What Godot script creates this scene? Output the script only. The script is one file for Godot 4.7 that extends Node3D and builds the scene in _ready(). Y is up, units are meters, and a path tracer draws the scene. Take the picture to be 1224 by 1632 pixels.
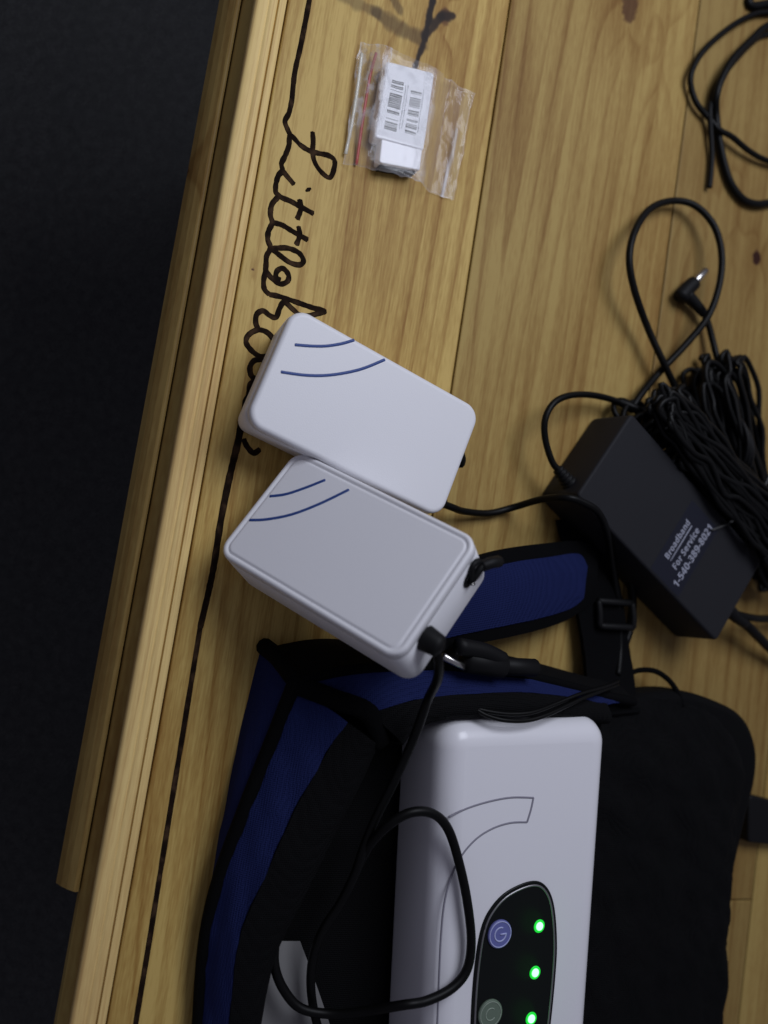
extends Node3D
# A corner of a pine table with small electronics on it, in dim indoor light.
# All lengths below are millimetres; v() turns them into metres. y = 0 is the table top, x runs across the planks, z along them.

# plan of the handwriting on the table top: x, z in millimetres
const WRITING := {
	"letter_entry": [-80, -180, -80.3, -173.7, -81.5, -169.1, -79.6, -165.8, -77.8, -163.6],
	"letter_L": [-67.6, -169.2, -66.5, -164.7, -65.9, -159.7, -63.9, -155.3, -60.1, -152.1, -55.6, -150.9, -54.2, -155.3, -54.6, -159.9, -57.9, -161.1, -62.6, -160.4, -67.3, -159.9, -72.3, -160.9, -77.8, -163.6, -77.7, -158.4, -78.7, -152.9, -79.7, -149, -78.7, -146, -80.1, -143.1, -80.6, -139, -80.1, -135.2, -78.6, -133.5, -80.8, -128.9, -80.7, -123.9, -79.2, -120.5, -80.2, -116.1, -79.9, -112.2, -78, -108.7, -79.1, -104.5, -78.7, -100.7, -78.4, -96.8, -78.5, -92.8, -77.4, -89.2, -74.7, -87.5],
	"letter_i": [-78.7, -146, -76.4, -144.4, -74.1, -142.9, -72.2, -141.6],
	"letter_t": [-80, -134.7, -76.8, -133.5, -72.6, -133.3, -67.2, -132.4, -60.5, -131.3],
	"letter_t_bar": [-68.2, -135.5, -66.9, -131.5, -67.8, -126.1],
	"letter_t_b": [-79.2, -120.6, -74.5, -121, -69.2, -119.8, -61.1, -118.2],
	"letter_t_b_bar": [-66.6, -122.9, -65.3, -119.1, -66.1, -114.1],
	"letter_l": [-77.9, -108.5, -74.6, -109.8, -69.7, -111.3, -64.2, -110.8, -61.4, -107.9, -63, -105.4, -67.6, -105, -72.5, -106.6, -76.4, -108.2],
	"letter_e": [-78.5, -98.3, -75.7, -95.7, -70.8, -93.8, -67.4, -96, -67.4, -99.2, -70.5, -101.3, -73, -99.3, -73.1, -96.5, -70.9, -95.6],
	"letter_h": [-74.7, -87.5, -69.7, -88, -61.4, -87.8, -53, -87.5, -47, -87.6, -50.5, -85.3, -57.3, -82.2, -62.3, -83.9, -67.1, -86.1, -68.8, -82.8, -69.8, -78.1, -73, -78.1, -76.3, -79.3, -78.9, -77, -78.8, -73.1, -77.1, -70.4],
	"letter_o": [-80.2, -67.8, -76.7, -70.2, -72.1, -69.8, -68.3, -66.2, -68.9, -61.6, -72.6, -58.5, -77.2, -59.3, -81.3, -62.4, -81.5, -65.7, -79.4, -68.6],
	"letter_u": [-68.5, -59.4, -72.5, -57.7, -76.6, -55.6, -77.8, -51.9, -76.2, -48.4, -73.1, -47.7],
	"letter_s": [-74.1, -47.4, -76.4, -44.5, -76.2, -39.7, -77.2, -36.6, -77, -32.8, -77.1, -28],
	"letter_tail": [-75.1, -19.5, -72.8, -16.6, -69.4, -14.4, -66.8, -16.7],
	"letter_dot": [-65.2, -141.9, -64.6, -141.3],
	"line_top": [-80.3, -242.9, -80, -230.2, -80.3, -208, -80.9, -193.6, -80, -180],
	"line_low": [-77.3, -27.1, -77.4, -17.6, -78.4, -1.6, -78.9, 18.4, -78.5, 38.1, -78.9, 50.8, -79.8, 66.2, -79.3, 109.9, -78.7, 160.7, -78.1, 199.9, -77.8, 233.8, -77.3, 251.1],
}
# courses of cables, seams and edges: x, y, z in millimetres (outlines: x, z)
const WAY := {
	"box_cable": [23.8, 14, -8.1, 30.8, 12, -7.6, 39.9, 8, -7.5, 57.2, 4, -9.8, 70.4, 6, -15.4, 76, 20, -20, 80.3, 34, -21.4, 89.3, 36, -20.8, 101.1, 35, -17.6, 114.2, 28, -9.3, 130.4, 16, 4.9, 143.3, 9, 23.8, 149, 9, 47, 145.7, 14, 62],
	"adapter_lead": [93.4, 17, -32.7, 87.8, 17, -36.8, 81.9, 17, -40.9, 75, 18, -51.1, 71.8, 20, -60.6, 75.5, 20, -69.7, 85.2, 18, -76.3, 100.1, 14, -81.2, 115.9, 10, -83.9, 128.8, 9, -83.9, 139.5, 9, -82.2],
	"loop": [134.2, 10, -80.9, 141, 9, -92.2, 155, 6, -109.3, 167.3, 10, -127.3, 176.7, 15, -145.6, 181.4, 16, -165.5, 181.3, 15, -184.6, 175.8, 12, -200.9, 162.6, 9, -209.6, 147.2, 7, -207.9, 129.2, 10, -195.8, 116.7, 15, -177.2, 113.7, 17, -159.9, 121.6, 15, -145.1, 137.6, 11, -129.1, 151.3, 11, -113.7, 166.9, 8, -100.9, 176, 8, -87.3],
	"plug_lead": [195.9, 12, -115.8, 192.3, 7, -133.9, 184.8, 6, -148.8, 176.8, 6, -154.1],
	"plug_boot": [182.4, 6, -151.1, 174.7, 6, -155, 167.2, 6, -158.1],
	"plug_head": [162.8, 6, -155.3, 166.8, 6, -161, 171.8, 6, -166.7],
	"plug_tip": [171.8, 6, -166.7, 179.2, 6, -176.6],
	"far_a": [237.5, 3, -368.8, 206.9, 3, -353.4, 194.6, 3, -346.2, 178.3, 4, -331.2, 161.7, 5, -311.4, 153.8, 5, -298.3, 150.4, 5, -286.6, 153.4, 4, -279.3, 159.1, 4, -272.7, 168.1, 4, -268.6, 176.2, 6, -262.9, 187.3, 6, -262.5, 202.8, 5, -260.1, 220.8, 4, -260.6, 253.9, 3, -267.1],
	"far_b": [236.6, 4, -366.4, 205.1, 6, -342.1, 193, 7, -327.5, 179.2, 8, -309, 171.6, 8, -292.7, 169.9, 7, -280.9, 175.2, 3, -273.1, 180, 3, -259.4, 186.4, 3, -246.3, 194.1, 3, -236.1, 204.6, 3, -230.7, 215.2, 3, -231.1, 226, 3, -235.5, 256.6, 3, -250.3],
	"far_c": [240.7, 2, -356.8, 210.1, 2, -341, 198.4, 2, -330.4, 185.4, 2, -312.1, 175.3, 2, -294.6, 171.7, 2, -285.2, 168.2, 5, -272, 172.1, 4, -259.8, 176, 3, -247.6, 177, 3, -236.3, 177.2, 3, -228.1],
	"far_d": [237.6, 2, -375.8, 207.1, 2, -359.6, 194.7, 2, -352.5, 190.8, 2, -354.8, 197.9, 2, -366.3],
	"bag_piping": [-43.6, 30, 82.2, -47.8, 24, 110.7, -52.8, 20, 138.3, -56.6, 14, 169, -56.7, 10, 196.5, -52.6, 8, 231.7, -47.8, 8, 264.9, -42.1, 8, 301],
	"bag_base": [-49.8, 0.5, 69.8, -51.5, 0.5, 90.9, -53.5, 0.5, 119, -54.2, 0.5, 157.4, -52.6, 0.5, 195.1, -51.4, 0.5, 235.4, -49.5, 0.5, 268.9, -46.9, 0.5, 305.1],
	"bag_inner": [-21.1, 39, 95.1, -27.2, 37, 109.1, -36, 34, 133.8, -43.3, 30, 163.4, -48.2, 26, 190.2, -44.8, 22, 225.5, -41.8, 20, 258.8, -38.8, 20, 293.9],
	"bag_back_piping": [-43.6, 30, 82.2, -31.2, 33, 76.8, -18.3, 36, 72.8, 1.8, 38, 69.4, 27.3, 38, 66.7, 76, 34, 67.6, 123, 30, 72.4, 147.8, 26, 74.1],
	"bag_back_inner": [-12.6, 42, 90.4, -6.3, 42, 88, 4.7, 43, 83.7, 16.9, 43, 80.7, 32.9, 43, 78.1, 64.1, 42, 74.8, 96.9, 38, 74.9, 124, 32, 76.4],
	"bag_lip_back": [6.5, 40, 102.3, 9.6, 41, 96.4, 16.2, 42, 91.6, 24.8, 43, 88.8, 41.1, 43, 86.7, 69.3, 42, 84, 100.3, 38, 83.5, 127.5, 32, 85],
	"bag_lip": [-4.7, 38, 103.5, -8.7, 36, 118.9, -16.9, 32, 146.9, -25, 28, 174.5, -31.5, 24, 199.3, -31.4, 21, 228.9, -29, 19, 260.7, -25, 18, 297.2],
	"paper": [-34.4, 9, 197.5, -12.6, 9, 198.1, 9.8, 9, 237.6, -39.3, 9, 234.2],
	"cord_hang": [-15.5, 89, 54.5, -10, 88, 60.5, -3, 78, 69.5, 3.4, 62, 79.7, 4.2, 54, 96.8, 2.1, 47, 116.2, -0.9, 41, 133.8, -2.6, 37, 147.7, -2.8, 33, 160.2, -5.2, 28, 174.7, -9.4, 24, 187.4, -10.3, 20, 201.8, -6.8, 18, 218.8, 3.1, 16, 239.1, 22.2, 14, 263.4],
	"cord_loop": [-0.3, 26, 166.1, -0.4, 32, 155.2, -0.9, 40, 144.7, 1.3, 49, 134.6, 8.7, 53, 128.2, 19.5, 53, 128.4, 29.1, 52, 135.3, 37.5, 52, 150.4, 43.5, 53, 166, 48.2, 53, 182.1, 48, 53, 194, 41.6, 53, 201.5, 29.9, 53, 206.1, 19.1, 51, 208.2, 10.1, 36, 217.2, 0.4, 26, 222.4, -13, 22, 221.1, -21.7, 20, 213.7, -27.1, 19, 204.2, -28.3, 18, 194, -26.8, 16, 181.6, -24, 12, 171, -22.1, 8, 162.7],
	"thin_a": [37.5, 45, 83.2, 42.7, 48, 85.6, 51.1, 51, 86.6, 63.1, 51, 85.7, 74, 50, 82.7, 89.1, 46, 77.5, 103, 42, 72.8, 119.3, 36, 68.9, 132.3, 30, 66.4],
	"thin_b": [35.1, 45, 82.9, 44.8, 47, 84, 56.2, 48, 84, 68.2, 48, 82.1, 82.4, 45, 77.7, 98.9, 42, 72, 119, 36, 67.4, 132, 30, 64.5],
	"barrel": [29, 46, 62.6, 50.2, 44, 63.5, 69.9, 42, 62.3],
	"barrel_pin": [16.6, 47, 62.2, 31, 46, 66.3],
	"barrel_b": [21.6, 50, 56.8, 36.2, 48, 57.6, 49, 45, 60.6],
	"flap_outline": [118.4, 99.9, 123.1, 79.8, 145.1, 72.7, 181.9, 66.4, 205.7, 67.7, 233, 74.8, 247.1, 89.7, 250.7, 109, 245.5, 139.1, 240.5, 175.4, 240.2, 209.5, 243.3, 246.6, 248.2, 293.5, 250.7, 326.6, 187.2, 323.9, 144.8, 314.9, 131.8, 226.7, 122.8, 149.8],
	"small_loop": [155.9, 10, 61.5, 162.5, 12, 58.2, 171.9, 14, 57.6, 180.2, 16, 61.3, 183.8, 20, 67.2, 186.6, 22, 73.8],
	"strap": [119.2, 4, -17, 124.3, 8, -0.7, 130.5, 10, 15.3, 137.5, 9, 31.4, 143.5, 10, 51, 145.3, 16, 70.1, 141.4, 26, 81.8],
	"tie_end": [149.5, 6, 2.2, 156.8, 5, 18.7, 157.9, 5, 36.1, 151.3, 8, 50.3],
	"groove_a": [74.8, 48, 120.7, 62.5, 48, 121.1, 50.9, 48, 123.3, 39.8, 48, 126.7, 30.8, 48, 130.8, 23.5, 48, 135.3, 18.3, 48, 141.3, 17, 48, 147.9],
	"groove_b": [73.1, 48, 131.8, 64.5, 48, 132.3, 56.2, 48, 134.5, 48.5, 48, 138.5, 42.8, 48, 143.8, 38.9, 48, 149.8, 36.3, 48, 157.1, 34.9, 48, 167.8, 35.6, 48, 181.1, 37.4, 48, 197, 40.2, 48, 218.7, 43.3, 48, 241.8, 45.6, 48, 262.7],
	"groove_c": [74.8, 48, 120.7, 74.3, 48, 126.1, 73.1, 48, 131.8],
	"panel": [55.8, 178.9, 59.6, 169.7, 67.2, 162.6, 79.4, 158.2, 87.9, 159.9, 94.4, 168.4, 99.2, 185.6, 101, 202.6, 101.9, 225.1, 102.1, 247.3, 95.3, 261.7, 81.7, 262.9, 68.8, 256.2, 60.7, 238.2, 57, 216.6, 55.2, 195.1],
	"adapter_cable": [226.6, 16, 20.9, 237.1, 15, 24.5, 247.4, 13, 28.6, 261.5, 10, 34, 287.9, 6, 43.8, 327.1, 4, 55.1],
	"adapter_cable_b": [221.5, 18, 18.9, 236.7, 16, 19.3, 256.5, 12, 17.8, 299.6, 6, 10.4],
	"hank_axis": [183, 8, -128.2, 196.2, 14, -100.6, 212.6, 18, -66.7, 231, 18, -33.1, 258.9, 12, -3.7],
	"knot": [126.4, 8, -84.6, 134.4, 12, -82.4, 148.5, 12, -80.4, 158.9, 12, -73.8, 172.5, 14, -65.8],
	"grey_wire": [241.1, 26, -90.9, 229.1, 28, -71.3, 220.5, 29, -53, 209.4, 30, -39.3, 196.5, 31, -29.9, 183.2, 31, -23],
	"edge_piece": [270.3, 4, 124.2, 290.1, 6, 126.6, 294, 6, 150.8, 270.9, 4, 153.7],
	"zip": [-44.1, 4, -217.2, -45.7, 5, -204.4, -45.4, 4, -185.8, -43.9, 1.5, -161.3],
	"zip_rib": [-51.3, 4, -213.8, -50.6, 4, -196.5, -50.1, 3, -181.2, -50.3, 2, -164.1],
	"tab_far": [1.9, 54, 30.4, 21.9, 42, 20.3, 42, 30, 12.8, 63.6, 21, 6.3, 86.5, 15, 0.7, 106.5, 12, -3.6, 121.7, 9, -3],
	"tab_near": [-6.2, 54, 63.5, 18.6, 42, 58.7, 39.9, 31, 55.2, 63.7, 22, 50.4, 85.3, 16, 44.9, 107.1, 12, 36.8, 124.3, 9, 24.7],
}

var base_at := Vector3.ZERO          # base point of the thing being built, in mm
var used := {}
var wobble := 0.0                   # unevenness of a bar's thickness
var wob := FastNoiseLite.new()
var M := {}
var rng := RandomNumberGenerator.new()

# ---------------------------------------------------------------- helpers
func v(p: Vector3) -> Vector3:
	return (p - base_at) * 0.001

func way(key: String) -> Array:
	var a: Array = WAY[key]
	var out := []
	for i in range(0, a.size(), 3):
		out.append(Vector3(a[i], a[i + 1], a[i + 2]))
	return out

func plan(a: Array) -> PackedVector2Array:
	var out := PackedVector2Array()
	for i in range(0, a.size(), 2):
		out.append(Vector2(a[i], a[i + 1]))
	return out

func begin() -> SurfaceTool:
	var st := SurfaceTool.new()
	st.begin(Mesh.PRIMITIVE_TRIANGLES)
	return st

func numbered(called: String) -> String:
	if not used.has(called):
		used[called] = 0
		return called
	used[called] += 1
	return "%s_%03d" % [called, used[called]]

func thing(called: String, label: String, category: String, at := Vector3.ZERO, group := "") -> Node3D:
	var o := Node3D.new()
	o.name = numbered(called)
	add_child(o)
	o.position = at * 0.001
	base_at = at
	o.set_meta("label", label)
	o.set_meta("category", category)
	if group != "":
		o.set_meta("group", group)
	return o

func obj(called: String, st: SurfaceTool, m: Material, parent: Node3D, smooth := true) -> MeshInstance3D:
	if smooth:
		st.generate_normals()
	var o := MeshInstance3D.new()
	o.mesh = st.commit()
	o.material_override = m
	o.name = called
	o.cast_shadow = GeometryInstance3D.SHADOW_CASTING_SETTING_ON
	parent.add_child(o, true)
	return o

func tri(st: SurfaceTool, a: Vector3, b: Vector3, c: Vector3, outward: Vector3) -> void:
	var n := (b - a).cross(c - a)
	if n.dot(outward) > 0.0:
		var k := b
		b = c
		c = k
	for p: Vector3 in [a, b, c]:
		st.set_uv(Vector2(p.x, p.z) * 0.01)
		st.add_vertex(v(p))

func quad(st: SurfaceTool, a: Vector3, b: Vector3, c: Vector3, d: Vector3, outward: Vector3) -> void:
	tri(st, a, b, c, outward)
	tri(st, a, c, d, outward)

func spline(pts: Array, per: int) -> Array:
	var out := []
	var n := pts.size()
	for i in n - 1:
		var p0: Vector3 = pts[maxi(i - 1, 0)]
		var p1: Vector3 = pts[i]
		var p2: Vector3 = pts[i + 1]
		var p3: Vector3 = pts[mini(i + 2, n - 1)]
		for k in per:
			out.append(p1.cubic_interpolate(p2, p0, p3, float(k) / per))
	out.append(pts[n - 1])
	return out

func closed_curve(poly: PackedVector2Array, per: int) -> PackedVector2Array:
	var out := PackedVector2Array()
	var n := poly.size()
	for i in n:
		for k in per:
			out.append(poly[i].cubic_interpolate(poly[(i + 1) % n], poly[(i + n - 1) % n], poly[(i + 2) % n], float(k) / per))
	return out

func round_poly(corners: Array, r: float, seg := 7) -> PackedVector2Array:
	var out := PackedVector2Array()
	var n := corners.size()
	for i in n:
		var c: Vector2 = corners[i]
		var a: Vector2 = ((corners[(i + n - 1) % n] as Vector2) - c).normalized()
		var b: Vector2 = ((corners[(i + 1) % n] as Vector2) - c).normalized()
		var half := acos(clampf(a.dot(b), -1.0, 1.0)) * 0.5
		var t := r / tan(half)
		var mid := c + (a + b).normalized() * (r / sin(half))
		var a0 := (c + a * t - mid).angle()
		var a1 := (c + b * t - mid).angle()
		var da := wrapf(a1 - a0, -PI, PI)
		for k in seg + 1:
			var q := a0 + da * k / seg
			out.append(mid + Vector2(cos(q), sin(q)) * r)
	return out

func orient(poly: PackedVector2Array) -> PackedVector2Array:
	var s := 0.0
	for i in poly.size():
		s += poly[i].cross(poly[(i + 1) % poly.size()])
	if s < 0.0:
		poly.reverse()
	return poly

func inset(poly: PackedVector2Array, d: float) -> PackedVector2Array:
	var out := PackedVector2Array()
	var n := poly.size()
	for i in n:
		var e0 := (poly[i] - poly[(i + n - 1) % n]).normalized()
		var e1 := (poly[(i + 1) % n] - poly[i]).normalized()
		var n0 := Vector2(-e0.y, e0.x)
		var n1 := Vector2(-e1.y, e1.x)
		var m := (n0 + n1).normalized()
		out.append(poly[i] + m * d / maxf(0.5, m.dot(n0)))
	return out

# rings of [inset, height] over an outline in the x, z plane, with both ends closed
func loft(st: SurfaceTool, outline: PackedVector2Array, rings: Array, closed := true) -> void:
	var poly := orient(outline.duplicate())
	var n := poly.size()
	var levels := []
	for r in rings:
		levels.append([inset(poly, r[0]), float(r[1])])
	for k in levels.size() - 1:
		var lo: PackedVector2Array = levels[k][0]
		var hi: PackedVector2Array = levels[k + 1][0]
		var y0: float = levels[k][1]
		var y1: float = levels[k + 1][1]
		for i in n:
			var j := (i + 1) % n
			var a := Vector3(lo[i].x, y0, lo[i].y)
			var b := Vector3(lo[j].x, y0, lo[j].y)
			var c := Vector3(hi[j].x, y1, hi[j].y)
			var d := Vector3(hi[i].x, y1, hi[i].y)
			for p: Vector3 in [a, b, c, a, c, d]:
				st.set_uv(Vector2(p.x, p.z) * 0.01)
				st.add_vertex(v(p))
	if closed:
		for e in 2:
			var ring: PackedVector2Array = levels[0][0] if e == 0 else levels[levels.size() - 1][0]
			var y: float = levels[0][1] if e == 0 else levels[levels.size() - 1][1]
			var t := Geometry2D.triangulate_polygon(ring)
			if t.is_empty():
				var mid := Vector2.ZERO
				for q in ring:
					mid += q / ring.size()
				for i in ring.size():
					var q := ring[(i + 1) % ring.size()]
					tri(st, Vector3(mid.x, y, mid.y), Vector3(ring[i].x, y, ring[i].y), Vector3(q.x, y, q.y), Vector3.DOWN if e == 0 else Vector3.UP)
			for i in range(0, t.size(), 3):
				tri(st, Vector3(ring[t[i]].x, y, ring[t[i]].y), Vector3(ring[t[i + 1]].x, y, ring[t[i + 1]].y), Vector3(ring[t[i + 2]].x, y, ring[t[i + 2]].y), Vector3.DOWN if e == 0 else Vector3.UP)

func slab_rings(y0: float, y1: float, r_top: float, r_low := 0.3, draft := 0.0) -> Array:
	var out := [[draft + r_low + 0.3, y0]]
	for k in 4:
		var q := PI / 2 * k / 3.0
		out.append([r_low * (1.0 - sin(q)) + 0.0, y0 + r_low * (1.0 - cos(q))])
	for k in 6:
		var q := PI / 2 * k / 5.0
		out.append([draft + r_top * (1.0 - cos(q)), y1 - r_top * (1.0 - sin(q))])
	out.append([draft + r_top + 0.3, y1])
	return out

func slab(st: SurfaceTool, outline: PackedVector2Array, y0: float, y1: float, r_top: float, r_low := 0.3, draft := 0.0) -> void:
	loft(st, outline, slab_rings(y0, y1, r_top, r_low, draft))

func rect(x0: float, z0: float, x1: float, z1: float) -> PackedVector2Array:
	return PackedVector2Array([Vector2(x0, z0), Vector2(x1, z0), Vector2(x1, z1), Vector2(x0, z1)])

func box(st: SurfaceTool, x0: float, y0: float, z0: float, x1: float, y1: float, z1: float, r := 0.8) -> void:
	st.set_smooth_group(-1)
	loft(st, rect(x0, z0, x1, z1), [[r, y0], [0.0, y0 + r], [0.0, y1 - r], [r * 0.3, y1 - r * 0.3], [r, y1]])
	st.set_smooth_group(0)

# a round bar along pts; squash flattens it
func tube(st: SurfaceTool, pts: Array, r: float, per := 6, sides := 10, squash := 1.0, r_end := -1.0) -> void:
	var p := spline(pts, per) if per > 1 else pts
	var n := p.size()
	var f := Vector3.ZERO
	var rings := []
	for i in n:
		var t := ((p[mini(i + 1, n - 1)] as Vector3) - (p[maxi(i - 1, 0)] as Vector3)).normalized()
		if f == Vector3.ZERO:
			f = Vector3.UP if absf(t.y) < 0.9 else Vector3.RIGHT
		if squash != 1.0:
			f = Vector3.UP
		f = (f - t * f.dot(t)).normalized()
		var b := t.cross(f)
		var rr := r if r_end < 0.0 else lerpf(r, r_end, float(i) / (n - 1))
		if wobble > 0.0:
			rr *= 1.0 + wobble * wob.get_noise_2d((p[i] as Vector3).x * 28.0, (p[i] as Vector3).z * 28.0)
		var ring := []
		for k in sides:
			var q := TAU * k / sides
			ring.append((p[i] as Vector3) + f * cos(q) * rr * squash + b * sin(q) * rr)
		rings.append(ring)
	for i in n - 1:
		for k in sides:
			var l := (k + 1) % sides
			for c: Vector3 in [rings[i][k], rings[i + 1][l], rings[i][l], rings[i][k], rings[i + 1][k], rings[i + 1][l]]:
				st.set_uv(Vector2(c.x, c.z) * 0.01)
				st.add_vertex(v(c))
	for e in 2:
		var i := 0 if e == 0 else n - 1
		var away: Vector3 = ((p[0] as Vector3) - (p[1] as Vector3)) if e == 0 else ((p[n - 1] as Vector3) - (p[n - 2] as Vector3))
		var tip: Vector3 = (p[i] as Vector3) + away.normalized() * r * 0.35
		for k in sides:
			tri(st, rings[i][k], rings[i][(k + 1) % sides], tip, away)

# cloth: a smooth sheet through rows of points, with thickness
func sheet(st: SurfaceTool, rows: Array, thick: float, per_u := 5, per_v := 4, ripple := 0.0, seed_at := 0) -> void:
	var dense := []
	for r in rows:
		dense.append(spline(r, per_u))
	var cols: int = dense[0].size()
	var grid := []
	var tracks := []
	for j in cols:
		var tr := []
		for i in dense.size():
			tr.append(dense[i][j])
		tracks.append(spline(tr, per_v) if dense.size() > 2 else spline(tr, maxi(per_v, 2)))
	var nr: int = tracks[0].size()
	var noise := FastNoiseLite.new()
	noise.seed = seed_at
	noise.frequency = 0.05
	for i in nr:
		var row := []
		for j in cols:
			var q: Vector3 = tracks[j][i]
			if ripple > 0.0:
				q.y += ripple * noise.get_noise_3d(q.x, q.y * 2.0, q.z)
			row.append(q)
		grid.append(row)
	var norm := []
	var sum_n := Vector3.ZERO
	for i in nr:
		var row := []
		for j in cols:
			var du: Vector3 = grid[i][mini(j + 1, cols - 1)] - grid[i][maxi(j - 1, 0)]
			var dv: Vector3 = grid[mini(i + 1, nr - 1)][j] - grid[maxi(i - 1, 0)][j]
			var nn := du.cross(dv).normalized()
			row.append(nn)
			sum_n += nn
		norm.append(row)
	var s := 1.0 if sum_n.y >= 0.0 else -1.0
	for side in 2:
		var o := s * thick * (0.5 if side == 0 else -0.5)
		var dirn := s * (1.0 if side == 0 else -1.0)
		for i in nr - 1:
			for j in cols - 1:
				var nn: Vector3 = norm[i][j] * dirn
				quad(st, grid[i][j] + norm[i][j] * o, grid[i][j + 1] + norm[i][j + 1] * o, grid[i + 1][j + 1] + norm[i + 1][j + 1] * o, grid[i + 1][j] + norm[i + 1][j] * o, nn)
	st.set_smooth_group(1)
	var o := thick * 0.5
	for i in nr - 1:
		for j: int in [0, cols - 1]:
			var away: Vector3 = grid[i][j] - grid[i][1 if j == 0 else cols - 2]
			quad(st, grid[i][j] + norm[i][j] * o, grid[i][j] - norm[i][j] * o, grid[i + 1][j] - norm[i + 1][j] * o, grid[i + 1][j] + norm[i + 1][j] * o, away)
	for j in cols - 1:
		for i: int in [0, nr - 1]:
			var away: Vector3 = grid[i][j] - grid[1 if i == 0 else nr - 2][j]
			quad(st, grid[i][j] + norm[i][j] * o, grid[i][j] - norm[i][j] * o, grid[i][j + 1] - norm[i][j + 1] * o, grid[i][j + 1] + norm[i][j + 1] * o, away)
	st.set_smooth_group(0)

# ---------------------------------------------------------------- materials
func lin(r: float, g: float, b: float) -> Color:
	return Color(r, g, b).linear_to_srgb()

func mat(c: Color, rough: float) -> StandardMaterial3D:
	var m := StandardMaterial3D.new()
	m.albedo_color = c
	m.roughness = rough
	return m

func noise_tex(freq: float, size: int, normal: bool, strength: float, seed_at: int, fractal := true) -> NoiseTexture2D:
	var n := FastNoiseLite.new()
	n.seed = seed_at
	n.frequency = freq
	n.fractal_octaves = 4 if fractal else 1
	var t := NoiseTexture2D.new()
	t.width = size
	t.height = size
	t.seamless = true
	t.noise = n
	t.as_normal_map = normal
	t.bump_strength = strength
	return t

func add_relief(m: StandardMaterial3D, t: Texture2D, scale: float, strength: float) -> void:
	m.normal_enabled = true
	m.normal_texture = t
	m.normal_scale = strength
	m.uv1_triplanar = true
	m.uv1_scale = Vector3.ONE * scale

func weave_tex() -> ImageTexture:
	# plain weave as a height field turned into a normal map
	var im := Image.create(128, 128, false, Image.FORMAT_RGB8)
	var n := FastNoiseLite.new()
	n.seed = 5
	n.frequency = 0.2
	for y in 128:
		for x in 128:
			var u := x / 8.0
			var w := y / 8.0
			var over := (int(floor(u)) + int(floor(w))) % 2 == 0
			var f := absf(sin(PI * u)) if over else absf(sin(PI * w))
			var g := absf(sin(PI * w)) if over else absf(sin(PI * u))
			var h := clampf(0.2 + 0.5 * f * (0.4 + 0.6 * g) + 0.15 * n.get_noise_2d(x, y), 0.0, 1.0)
			im.set_pixel(x, y, Color(h, h, h))
	im.bump_map_to_normal_map(6.0)
	return ImageTexture.create_from_image(im)

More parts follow.
